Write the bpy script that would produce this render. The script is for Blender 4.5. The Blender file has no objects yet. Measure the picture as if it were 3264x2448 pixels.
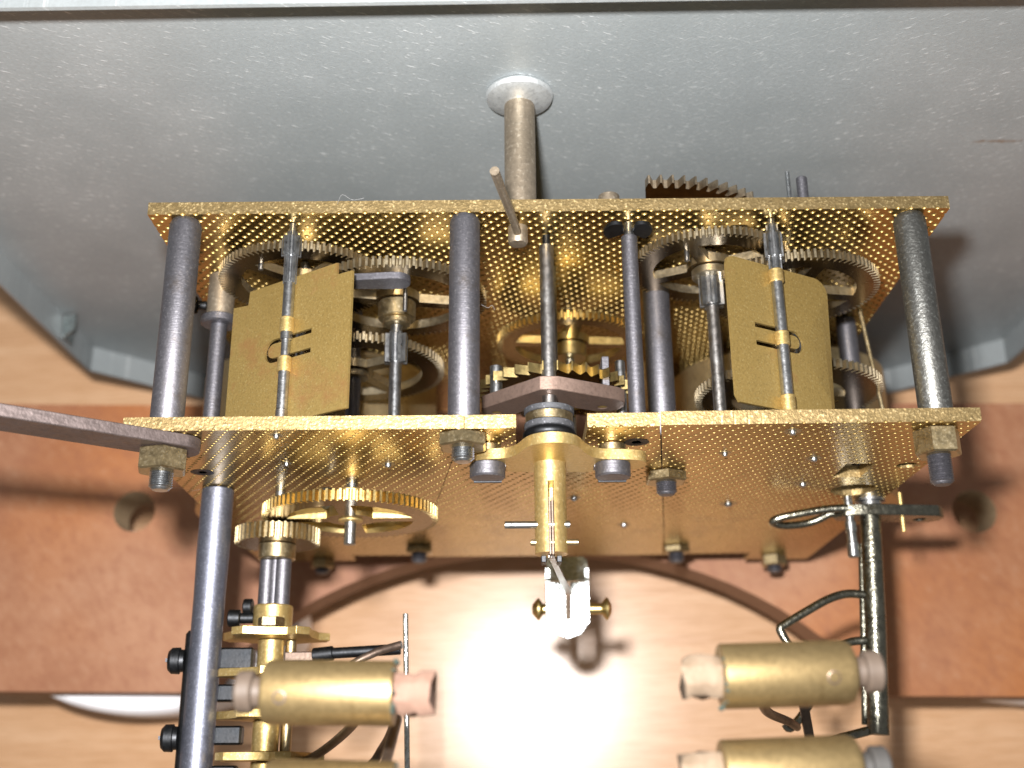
import bpy, bmesh, math, random
from mathutils import Vector, Matrix

random.seed(7)
S = 0.001                                   # all dimensions below are millimetres
SC = bpy.context.scene
COL = SC.collection
rad = math.radians

# ------------------------------------------------------------------ camera, light, exposure
cd = bpy.data.cameras.new("camera")
cam = bpy.data.objects.new("camera", cd)
COL.objects.link(cam)
SC.camera = cam
cd.sensor_width = 36.0
cd.lens = 36.0 * 3615.0 / 3264.0
cd.clip_start = 0.005
cd.clip_end = 20.0
cam.location = (0, 0, 0.291)
cam.rotation_euler = (Matrix.Rotation(rad(19.55), 3, 'X') @ Matrix.Rotation(rad(-0.5), 3, 'Z')).to_euler()
cd.dof.use_dof = True
cd.dof.focus_distance = 0.163
cd.dof.aperture_fstop = 19.0

w = bpy.data.worlds.new("World")
SC.world = w
w.use_nodes = True
bgn = w.node_tree.nodes["Background"]
bgn.inputs[0].default_value = (1.0, 0.97, 0.93, 1)
bgn.inputs[1].default_value = 0.25

ld = bpy.data.lights.new("flash", 'AREA')
ld.shape = 'RECTANGLE'
ld.size = 0.010
ld.size_y = 0.007
ld.energy = 1.35
ld.color = (1.0, 0.97, 0.95)
lamp = bpy.data.objects.new("flash", ld)
COL.objects.link(lamp)
lamp.location = (-0.010, 0.021, 0.295)
lamp.rotation_euler = (rad(14), 0, 0)

SC.view_settings.view_transform = 'Standard'
SC.view_settings.look = 'None'
SC.view_settings.exposure = 0.0
SC.view_settings.gamma = 1.0
SC.render.engine = 'CYCLES'
SC.cycles.max_bounces = 8
SC.cycles.sample_clamp_indirect = 4.0


# ------------------------------------------------------------------ materials
class NT:
    def __init__(s, name):
        s.m = bpy.data.materials.new(name)
        s.m.use_nodes = True
        s.t = s.m.node_tree
        s.b = s.t.nodes["Principled BSDF"]
        s.tc = s.t.nodes.new("ShaderNodeTexCoord")

    def link(s, a, b):
        s.t.links.new(a, b)

    def mapping(s, scale=(1, 1, 1), rot=(0, 0, 0)):
        n = s.t.nodes.new("ShaderNodeMapping")
        n.vector_type = 'TEXTURE'
        n.inputs['Scale'].default_value = tuple(1.0 / k for k in scale)
        n.inputs['Rotation'].default_value = rot
        s.link(s.tc.outputs['Object'], n.inputs['Vector'])
        return n.outputs[0]

    def noise(s, scale, detail=3, rough=.55, vec=None, dist=0.0):
        n = s.t.nodes.new("ShaderNodeTexNoise")
        n.inputs['Scale'].default_value = scale
        n.inputs['Detail'].default_value = detail
        n.inputs['Roughness'].default_value = rough
        n.inputs['Distortion'].default_value = dist
        s.link(vec if vec is not None else s.tc.outputs['Object'], n.inputs['Vector'])
        return n.outputs['Fac']

    def ramp(s, fac, stops):
        n = s.t.nodes.new("ShaderNodeValToRGB")
        e = n.color_ramp.elements
        while len(e) < len(stops):
            e.new(0.5)
        for i, (p, c) in enumerate(stops):
            e[i].position = p
            e[i].color = (*c, 1) if not isinstance(c, (int, float)) else (c, c, c, 1)
        s.link(fac, n.inputs[0])
        return n.outputs[0]

    def mix(s, fac, a, b, mode='MIX'):
        n = s.t.nodes.new("ShaderNodeMix")
        n.data_type = 'RGBA'
        n.blend_type = mode
        for sock, v in ((n.inputs[0], fac), (n.inputs[6], a), (n.inputs[7], b)):
            if isinstance(v, (int, float)):
                sock.default_value = v
            elif isinstance(v, tuple):
                sock.default_value = (*v, 1)
            else:
                s.link(v, sock)
        return n.outputs[2]

    def bump(s, h, strength, dist, prev=None):
        n = s.t.nodes.new("ShaderNodeBump")
        n.inputs['Strength'].default_value = strength
        n.inputs['Distance'].default_value = dist
        s.link(h, n.inputs['Height'])
        if prev is not None:
            s.link(prev, n.inputs['Normal'])
        return n.outputs[0]

    def out(s, col=None, metal=0.0, rough=None, normal=None, spec=None):
        if col is not None:
            if isinstance(col, tuple):
                s.b.inputs['Base Color'].default_value = (*col, 1)
            else:
                s.link(col, s.b.inputs['Base Color'])
        if isinstance(metal, (int, float)):
            s.b.inputs['Metallic'].default_value = metal
        else:
            s.link(metal, s.b.inputs['Metallic'])
        if rough is not None:
            if isinstance(rough, (int, float)):
                s.b.inputs['Roughness'].default_value = rough
            else:
                s.link(rough, s.b.inputs['Roughness'])
        if normal is not None:
            s.link(normal, s.b.inputs['Normal'])
        if spec is not None:
            s.b.inputs['Specular IOR Level'].default_value = spec
        return s.m


def metal(name, c1, c2, rough=(.25, .4), metallic=1.0, big=90, fine=2600, bump=.25, speck=None, bdist=.00006, stain=None, rings=0.0):
    n = NT(name)
    a = n.noise(big, 4, .6)
    f = n.noise(fine, 2, .6)
    c = n.ramp(a, [(.32, c1), (.68, c2)])
    if speck is not None:
        c = n.mix(n.ramp(f, [(.56, 0.0), (.72, 1.0)]), c, speck)
    c = n.mix(n.ramp(n.noise(fine * .9, 2), [(.28, .38), (.52, 0.0)]), c, tuple(x * .5 for x in c1))
    if stain is not None:                       # tarnish, rust and rubbed patches with their own outline
        col, sc_, lo, amt = stain
        c = n.mix(n.ramp(n.noise(sc_, 5, .7), [(lo, 0.0), (lo + .12, amt)]), c, col)
    r = n.ramp(n.noise(fine * .5, 3), [(.3, rough[0]), (.7, rough[1])])
    nb = n.bump(f, bump, bdist)
    if rings:                                   # faint turning marks round the y axis
        nb = n.bump(n.noise(1.0, 3, .7, n.mapping((30, 2600, 30))), rings, .00008, nb)
    return n.out(c, metallic, r, nb)


M = {}
M['plate'] = metal('embossed_brass', (.41, .29, .105), (.50, .36, .14), (.24, .34), big=55, fine=2400, bump=.12, stain=((.24, .15, .055), 42, .54, .55))
M['pit'] = metal('punched_brass', (.36, .255, .09), (.43, .31, .12), (.42, .52), metallic=.9, big=40, fine=2400, bump=.2)
M['brass'] = metal('clean_brass', (.46, .33, .125), (.52, .38, .155), (.40, .52), metallic=.85, big=120, fine=2600, bump=.4, speck=(.62, .50, .26))
M['brass_old'] = metal('tarnished_brass', (.34, .27, .15), (.40, .32, .19), (.34, .48), big=110, fine=2400, bump=.35, speck=(.50, .43, .29))
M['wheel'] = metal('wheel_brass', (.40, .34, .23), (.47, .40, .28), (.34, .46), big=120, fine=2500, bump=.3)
M['wheel_face'] = metal('lapped_wheel_brass_shaded', (.20, .15, .085), (.26, .20, .12), (.20, .28), big=120, fine=2600, bump=.15)  # smoother finish, plus a darkened colour for the shade on grazing-lit faces
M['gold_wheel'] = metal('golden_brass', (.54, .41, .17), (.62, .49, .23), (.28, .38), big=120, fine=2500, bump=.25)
M['gold_face'] = metal('lapped_golden_brass_shaded', (.21, .145, .055), (.26, .185, .075), (.20, .28), big=120, fine=2600, bump=.15)  # golden brass with face shade mixed into its base colour
M['fly'] = metal('sheet_brass', (.25, .17, .052), (.285, .197, .064), (.42, .50), metallic=.62, big=30, fine=3200, bump=.3, speck=(.33, .25, .10), stain=((.27, .135, .05), 75, .56, .7))
M['hammer'] = metal('hammer_brass', (.27, .195, .09), (.33, .245, .12), (.42, .50), metallic=.88, big=60, fine=3000, bump=.2, stain=((.17, .115, .05), 150, .52, .55))
M['pillar'] = metal('grey_steel', (.125, .123, .138), (.145, .142, .157), (.46, .55), metallic=.9, big=60, fine=3000, bump=.4, speck=(.21, .205, .22), stain=((.10, .085, .075), 160, .56, .6), rings=.35)
M['pillar_oily'] = metal('dark_grey_steel', (.125, .125, .118), (.15, .15, .14), (.40, .50), metallic=.92, big=60, fine=2200, bump=.7, speck=(.26, .27, .26), bdist=.0001)
M['steel'] = metal('bright_steel', (.34, .35, .36), (.42, .43, .44), (.26, .38), big=220, fine=2600, bump=.3)
M['rusty_steel'] = metal('spotted_steel', (.26, .24, .225), (.36, .355, .345), (.32, .46), big=420, fine=2000, bump=.4)
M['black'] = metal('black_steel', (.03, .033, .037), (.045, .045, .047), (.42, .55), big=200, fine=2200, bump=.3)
M['oily'] = metal('oily_steel', (.15, .147, .12), (.23, .225, .185), (.22, .36), big=500, fine=1500, bump=.8, bdist=.00012)
M['anchor'] = metal('brown_steel', (.23, .16, .13), (.26, .185, .15), (.46, .56), metallic=.8, big=80, fine=2200, bump=.45)
M['strap'] = metal('rusty_strap', (.12, .095, .09), (.16, .13, .125), (.45, .60), metallic=.85, big=160, fine=1500, bump=.6, bdist=.00012)
M['post'] = metal('blued_steel', (.155, .165, .205), (.175, .185, .23), (.44, .52), metallic=.92, big=50, fine=2800, bump=.4, speck=(.25, .26, .31), stain=((.11, .105, .12), 110, .56, .5), rings=.2)
M['rod_brown'] = metal('brown_rod', (.10, .07, .055), (.14, .105, .08), (.40, .52), metallic=.8, big=200, fine=1800, bump=.4)
M['zinc'] = metal('zinc_plate', (.40, .44, .44), (.74, .78, .77), (.24, .42), big=900, fine=1300, bump=1.0, bdist=.00022)
M['washer'] = metal('aluminium_washer', (.52, .55, .56), (.62, .65, .66), (.40, .52), metallic=.75, big=300, fine=2400, bump=.4)
M['tube'] = metal('dull_bronze', (.25, .205, .15), (.29, .24, .18), (.46, .56), metallic=.85, big=80, fine=1800, bump=.35, speck=(.38, .33, .26))
M['rack'] = metal('brown_rack', (.30, .24, .17), (.36, .30, .22), (.4, .5), big=80, fine=1800, bump=.35)
M['rack_face'] = metal('brown_face_shaded', (.11, .045, .012), (.16, .07, .02), (.4, .5), big=120, fine=1800, bump=.35)  # rack brown darkened to paint its front faces in shade
M['rubber'] = metal('dark_bush', (.055, .058, .065), (.075, .077, .083), (.48, .6), metallic=.4, big=200, fine=1800, bump=.5, speck=(.17, .17, .19))
M['barrel'] = metal('barrel_brass', (.52, .41, .23), (.57, .45, .26), (.45, .55), big=40, fine=1800, bump=.2)
M['edge'] = metal('sheared_brass', (.25, .18, .08), (.31, .225, .105), (.42, .52), metallic=.9, big=300, fine=2200, bump=.7, speck=(.62, .49, .26), bdist=.0001)

# dial back: zinc plated sheet with short wandering scratches
n = NT('dial_zinc')
base = n.ramp(n.noise(22, 5, .6), [(.3, (.235, .264, .274)), (.7, (.277, .305, .315))])
v1 = n.mapping((430, 1, 1700), (0, rad(26), 0))
v2 = n.mapping((430, 1, 1700), (0, rad(-32), 0))
s1 = n.noise(1.0, 2, .75, v1, .08)
s2 = n.noise(1.0, 2, .75, v2, .08)
m1 = n.ramp(s1, [(.57, 0.0), (.74, 1.0)])
m2 = n.ramp(s2, [(.57, 0.0), (.74, 1.0)])
sx_ = n.t.nodes.new("ShaderNodeSeparateXYZ")
n.link(n.tc.outputs['Object'], sx_.inputs[0])
side = n.ramp(sx_.outputs[0], [(0.0, 0.0), (.045, 1.0)])     # the sheet was wiped one way on each half
m1, m2 = n.mix(side, m1, (.12, .12, .12)), n.mix(side, (.12, .12, .12), m2)
patch = n.ramp(n.noise(60, 3), [(.35, .25), (.65, 1.0)])
sc = n.mix(1.0, n.mix(1.0, m1, m2, 'LIGHTEN'), patch, 'MULTIPLY')
c = n.mix(n.mix(1.0, sc, (.95, .95, .95), 'MULTIPLY'), base, (.72, .75, .76))
grain = n.noise(1500, 3, .7)
c = n.mix(n.ramp(grain, [(.3, .35), (.6, 0.0)]), c, (.20, .21, .21))
stain = n.ramp(n.noise(14, 3), [(.62, 0.0), (.80, .30)])
c = n.mix(stain, c, (.33, .30, .28))
nb = n.bump(grain, .35, .00012)
nb = n.bump(n.mix(1.0, m1, m2, 'LIGHTEN'), .35, .00010, nb)
sep = n.t.nodes.new("ShaderNodeSeparateXYZ")
n.link(n.tc.outputs['Object'], sep.inputs[0])


def math_(op, a, b):
    q = n.t.nodes.new("ShaderNodeMath")
    q.operation = op
    for k_, v_ in enumerate((a, b)):
        if isinstance(v_, (int, float)):
            q.inputs[k_].default_value = v_
        else:
            n.link(v_, q.inputs[k_])
    return q.outputs[0]


# one rust smear near the right edge
ex = math_('POWER', math_('MULTIPLY', math_('SUBTRACT', sep.outputs[0], .0735), 1 / .0075), 2)
ez = math_('POWER', math_('MULTIPLY', math_('SUBTRACT', sep.outputs[2], .0425), 1 / .0011), 2)
smear = math_('ADD', math_('ADD', ex, ez), math_('MULTIPLY', n.noise(700, 3), 1.3))
c = n.mix(n.ramp(smear, [(.55, .75), (1.0, 0.0)]), c, (.19, .13, .085))
M['dial'] = n.out(c, .34, n.ramp(s1, [(.3, .50), (.7, .40)]), nb)

# table: pale beech, grain along x
n = NT('beech_table')
g = n.noise(1.0, 5, .6, n.mapping((14, 260, 260)), .6)
g2 = n.noise(1.0, 3, .5, n.mapping((120, 1500, 1500)))
c = n.ramp(g, [(.25, (.47, .27, .145)), (.5, (.55, .335, .19)), (.75, (.61, .395, .24))])
c = n.mix(n.ramp(g2, [(.35, .35), (.55, 0.0)]), c, (.40, .215, .095))
M['table'] = n.out(c, 0, n.ramp(g2, [(.3, .25), (.7, .30)]), n.bump(g2, .08, .00006), spec=.5)

# seat board: reddish stained hardboard, blotchy
n = NT('stained_board')
a = n.noise(26, 5, .62)
b = n.noise(11, 3, .5)
f = n.noise(520, 3, .7, n.mapping((1, .55, 1), (0, 0, rad(40))))
c = n.ramp(a, [(.30, (.21, .084, .040)), (.50, (.28, .128, .066)), (.72, (.345, .178, .10))])
c = n.mix(n.ramp(b, [(.48, 0.0), (.66, .85)]), c, (.33, .108, .020))
c = n.mix(n.ramp(f, [(.32, .45), (.52, 0.0)]), c, (.22, .085, .045))
c = n.mix(n.ramp(f, [(.55, 0.0), (.75, .30)]), c, (.37, .22, .14))
M['board'] = n.out(c, 0, n.ramp(f, [(.3, .48), (.7, .62)]), n.bump(f, .25, .00015), spec=.4)
n = NT('shaded_raw_edge')
f = n.noise(500, 4, .7)
M['board_edge'] = n.out(n.ramp(f, [(.3, (.17, .075, .035)), (.7, (.23, .115, .06))]), 0, .7, n.bump(f, .4, .0003))  # edge colour darkened to shade walls turned away from the flash
n = NT('raw_hole_wall')
f = n.noise(700, 4, .7)
M['hole_wall'] = n.out(n.ramp(f, [(.3, (.38, .265, .15)), (.7, (.48, .355, .22))]), 0, .75, n.bump(f, .4, .0003))


def soft(name, c1, c2, rough, scale=400, bump=.4, spec=.4):
    n = NT(name)
    f = n.noise(scale, 4, .65)
    return n.out(n.ramp(f, [(.3, c1), (.7, c2)]), 0, rough, n.bump(f, bump, .0002), spec)


M['leather'] = soft('pale_leather', (.125, .088, .056), (.185, .138, .096), .8, 500)
M['leather_pink'] = soft('pink_leather', (.13, .075, .053), (.18, .11, .08), .8, 500)
M['cap'] = soft('milky_nylon', (.06, .043, .032), (.09, .068, .052), .55, 300, .1)
M['cap_grey'] = soft('grey_nylon', (.03, .028, .026), (.042, .04, .038), .6, 300, .1)
M['white'] = soft('white_plastic', (.76, .76, .80), (.82, .82, .85), .5, 120, .08)
M['verdigris'] = soft('verdigris', (.022, .034, .028), (.045, .06, .05), .8, 900)
M['lint'] = soft('lint', (.3, .3, .3), (.36, .36, .36), .9, 500)


# ------------------------------------------------------------------ mesh helpers
class G:
    """Collects plain shapes (world millimetres) that become ONE mesh object."""

    def __init__(s):
        s.v, s.f = [], []

    def add(s, vs, fs):
        o = len(s.v)
        s.v += [tuple(p) for p in vs]
        s.f += [tuple(i + o for i in f) for f in fs]
        return s

    def box(s, x0, x1, y0, y1, z0, z1):
        vs = [(x, y, z) for x in (x0, x1) for y in (y0, y1) for z in (z0, z1)]
        return s.add(vs, [(0, 1, 3, 2), (4, 6, 7, 5), (0, 4, 5, 1), (2, 3, 7, 6), (0, 2, 6, 4), (1, 5, 7, 3)])

    def lathe(s, p0, axis, prof, n=28):
        ax = Vector(axis).normalized()
        e1 = ax.orthogonal().normalized()
        e2 = ax.cross(e1)
        p0 = Vector(p0)
        vs, fs, rings = [], [], []
        for t, r in prof:
            if r <= 1e-6:
                rings.append([len(vs)])
                vs.append(p0 + ax * t)
            else:
                k = len(vs)
                rings.append(list(range(k, k + n)))
                for i in range(n):
                    a = 2 * math.pi * i / n
                    vs.append(p0 + ax * t + (e1 * math.cos(a) + e2 * math.sin(a)) * r)
        for a, b in zip(rings, rings[1:]):
            for i in range(n):
                j = (i + 1) % n
                if len(a) == 1 and len(b) == 1:
                    continue
                if len(a) == 1:
                    fs.append((a[0], b[j], b[i]))
                elif len(b) == 1:
                    fs.append((a[i], a[j], b[0]))
                else:
                    fs.append((a[i], a[j], b[j], b[i]))
        if len(rings[0]) > 1:
            fs.append(tuple(reversed(rings[0])))
        if len(rings[-1]) > 1:
            fs.append(tuple(rings[-1]))
        return s.add(vs, fs)

    def cyl(s, p0, p1, r, n=24, ch=None, r1=None):
        """cylinder with small chamfers from p0 to p1"""
        p0, p1 = Vector(p0), Vector(p1)
        L = (p1 - p0).length
        r1 = r if r1 is None else r1
        c = min(.12 * r, .15) if ch is None else ch
        c = min(c, L * .3)
        if c <= 0:
            return s.lathe(p0, p1 - p0, [(0, r), (L, r1)], n)
        return s.lathe(p0, p1 - p0, [(0, r - c), (c, r), (L - c, r1), (L, r1 - c)], n)

    def tube(s, pts, r, n=12):
        pts = [Vector(p) for p in pts]
        rs = r if isinstance(r, (list, tuple)) else [r] * len(pts)
        T = []
        for i in range(len(pts)):
            a = pts[max(i - 1, 0)]
            b = pts[min(i + 1, len(pts) - 1)]
            T.append((b - a).normalized())
        e = T[0].orthogonal().normalized()
        vs, fs = [], []
        for i, p in enumerate(pts):
            e = (e - T[i] * e.dot(T[i])).normalized()
            q = T[i].cross(e)
            for k in range(n):
                a = 2 * math.pi * k / n
                vs.append(p + (e * math.cos(a) + q * math.sin(a)) * rs[i])
        for i in range(len(pts) - 1):
            for k in range(n):
                j = (k + 1) % n
                fs.append((i * n + k, i * n + j, (i + 1) * n + j, (i + 1) * n + k))
        fs.append(tuple(reversed(range(n))))
        fs.append(tuple(range((len(pts) - 1) * n, len(pts) * n)))
        return s.add(vs, fs)

    def prism(s, poly, y0, y1):
        n = len(poly)
        vs = [(x, y0, z) for x, z in poly] + [(x, y1, z) for x, z in poly]
        fs = [tuple(range(n)), tuple(reversed(range(n, 2 * n)))]
        fs += [(i, i + n, (i + 1) % n + n, (i + 1) % n) for i in range(n)]
        return s.add(vs, fs)

    def hexa(s, x, z, y0, y1, af, rot=0.0, ch=.35):
        """hexagon nut along y with its corners turned down"""
        R = af / math.sqrt(3)
        n = 6
        vs = []
        for y, k in ((y0, R - ch), (y0 + ch * .6, R), (y1 - ch * .6, R), (y1, R - ch)):
            for i in range(n):
                a = rot + math.pi * i / 3
                vs.append((x + k * math.cos(a), y, z + k * math.sin(a)))
        fs = [tuple(range(6)), tuple(reversed(range(18, 24)))]
        for q in range(3):
            for i in range(n):
                j = (i + 1) % n
                fs.append((q * 6 + i, q * 6 + 6 + i, q * 6 + 6 + j, q * 6 + j))
        return s.add(vs, fs)


def spline(pts, k=6):
    """Catmull-Rom through points"""
    P = [Vector(p) for p in pts]
    out = []
    for i in range(len(P) - 1):
        a, b, c, d = P[max(i - 1, 0)], P[i], P[i + 1], P[min(i + 2, len(P) - 1)]
        for j in range(k):
            t = j / k
            out.append(.5 * ((2 * b) + (c - a) * t + (2 * a - 5 * b + 4 * c - d) * t * t + (3 * b - a - 3 * c + d) * t ** 3))
    out.append(P[-1])
    return out


def circle(x, z, r, n=24, a0=0.0):
    return [(x + r * math.cos(a0 + 2 * math.pi * i / n), z + r * math.sin(a0 + 2 * math.pi * i / n)) for i in range(n)]


def finish(bm, name, mats, parent, origin, bevel=0.0, angle=32, kind=None, label=None, recalc=True):
    if recalc:
        bmesh.ops.recalc_face_normals(bm, faces=bm.faces)
    if bevel > 0:
        ed = [e for e in bm.edges if len(e.link_faces) == 2 and e.calc_face_angle(0) > rad(40)]
        bmesh.ops.bevel(bm, geom=ed, offset=bevel, segments=1, affect='EDGES', clamp_overlap=True)
    me = bpy.data.meshes.new(name)
    o = Vector(origin)
    for v in bm.verts:
        v.co = (v.co - o) * S
    bm.to_mesh(me)
    bm.free()
    for p in me.polygons:
        p.use_smooth = True
    me.set_sharp_from_angle(angle=rad(angle))
    for m in (mats if isinstance(mats, (list, tuple)) else [mats]):
        me.materials.append(M[m])
    ob = bpy.data.objects.new(name, me)
    COL.objects.link(ob)
    ob.parent = parent
    po = WORLD.get(parent, Vector((0, 0, 0)))
    ob.location = (o - po) * S
    WORLD[ob] = o
    if kind:
        ob['kind'] = kind
    if label:
        ob['label'] = label
    return ob


WORLD = {}


def part(name, g, mat, parent=None, origin=None, bevel=0.0, angle=32, kind=None, label=None):
    bm = bmesh.new()
    vs = [bm.verts.new(p) for p in g.v]
    for f in g.f:
        try:
            bm.faces.new([vs[i] for i in f])
        except ValueError:
            pass
    if origin is None:
        k = len(g.v)
        origin = tuple(sum(p[i] for p in g.v) / k for i in range(3))
    return finish(bm, name, mat, parent, origin, bevel, angle, kind, label)


def thing(name, label, cat, loc, group=None):
    o = bpy.data.objects.new(name, None)
    COL.objects.link(o)
    o.location = Vector(loc) * S
    o.empty_display_size = .005
    o['label'] = label
    o['category'] = cat
    if group:
        o['group'] = group
    WORLD[o] = Vector(loc)
    return o


def tag(o, label, cat, group=None):
    o['label'] = label
    o['category'] = cat
    if group:
        o['group'] = group
    return o


def clone(o, at, parent=None):
    """copy of a part and its sub-parts, sharing meshes; at = new origin in millimetres"""
    c = o.copy()
    COL.objects.link(c)
    par = parent if parent is not None else o.parent
    c.parent = par
    c.location = (Vector(at) - WORLD.get(par, Vector((0, 0, 0)))) * S
    WORLD[c] = Vector(at)
    for ch in o.children:
        d = ch.copy()
        COL.objects.link(d)
        d.parent = c
        WORLD[d] = WORLD[c] + WORLD[ch] - WORLD[o]
    return c


def sheet(name, outer, holes, y0, y1, mat, parent, origin=None, bevel=0.0, angle=32, label=None, face=None):
    """flat part in the x-z plane with real openings, thickness y0..y1"""
    bm = bmesh.new()
    edges = []
    for loop in [outer] + list(holes):
        vs = [bm.verts.new((x, y0, z)) for x, z in loop]
        edges += [bm.edges.new((vs[i], vs[(i + 1) % len(vs)])) for i in range(len(vs))]
    bmesh.ops.triangle_fill(bm, use_beauty=True, use_dissolve=False, edges=edges, normal=(0, -1, 0))
    ret = bmesh.ops.extrude_face_region(bm, geom=list(bm.faces))
    bmesh.ops.translate(bm, vec=(0, y1 - y0, 0), verts=[e for e in ret['geom'] if isinstance(e, bmesh.types.BMVert)])
    if origin is None:
        k = len(outer)
        origin = (sum(p[0] for p in outer) / k, (y0 + y1) / 2, sum(p[1] for p in outer) / k)
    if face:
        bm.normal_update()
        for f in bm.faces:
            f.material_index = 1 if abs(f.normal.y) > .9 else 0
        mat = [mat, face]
    return finish(bm, name, mat, parent, origin, bevel, angle, label=label)


def gear_outline(x, z, R, teeth, depth, phase=0.0, land=.30, saw=0.0):
    pts = []
    p = 2 * math.pi / teeth
    for i in range(teeth):
        a = phase + i * p
        if saw:
            for da, r in ((0, R - depth), (.12, R - depth * .96), (.62 + saw, R), (.70 + saw, R), (.74 + saw, R - depth)):
                pts.append((x + r * math.cos(a + da * p), z + r * math.sin(a + da * p)))
        else:
            for da, r in ((.5 - land - .10, R - depth), (.5 - land * .62, R), (.5 + land * .62, R), (.5 + land + .10, R - depth)):
                pts.append((x + r * math.cos(a + da * p), z + r * math.sin(a + da * p)))
    return pts


def windows(x, z, ri, rh, spokes, wid, phase=0.0, m=9):
    """openings between the spokes"""
    out = []
    for k in range(spokes):
        a0 = phase + 2 * math.pi * k / spokes
        a1 = phase + 2 * math.pi * (k + 1) / spokes
        o, i_ = math.asin(wid / 2 / ri), math.asin(min(.95, wid / 2 / rh))
        loop = [(ri, a0 + o + (a1 - a0 - 2 * o) * j / m) for j in range(m + 1)]
        loop += [(rh, a1 - i_ - (a1 - a0 - 2 * i_) * j / 4) for j in range(5)]
        out.append([(x + r * math.cos(a), z + r * math.sin(a)) for r, a in loop])
    return out


def wheel(name, x, z, y0, th, R, teeth, depth, rim, hub, spokes, wid, mat, parent, phase=0.0, saw=0.0, label=None, sp_phase=None):
    ho = windows(x, z, R - depth - rim, hub, spokes, wid, phase if sp_phase is None else sp_phase) if spokes else []
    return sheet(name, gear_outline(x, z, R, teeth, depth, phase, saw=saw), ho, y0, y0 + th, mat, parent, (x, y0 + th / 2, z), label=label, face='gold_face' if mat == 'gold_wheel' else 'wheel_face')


def pinion(name, x, z, y0, y1, R, leaves, depth, mat, parent, phase=0.0):
    g = G().prism(gear_outline(x, z, R, leaves, depth, phase, land=.24), y0, y1)
    return part(name, g, mat, parent, (x, (y0 + y1) / 2, z), angle=28)


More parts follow.
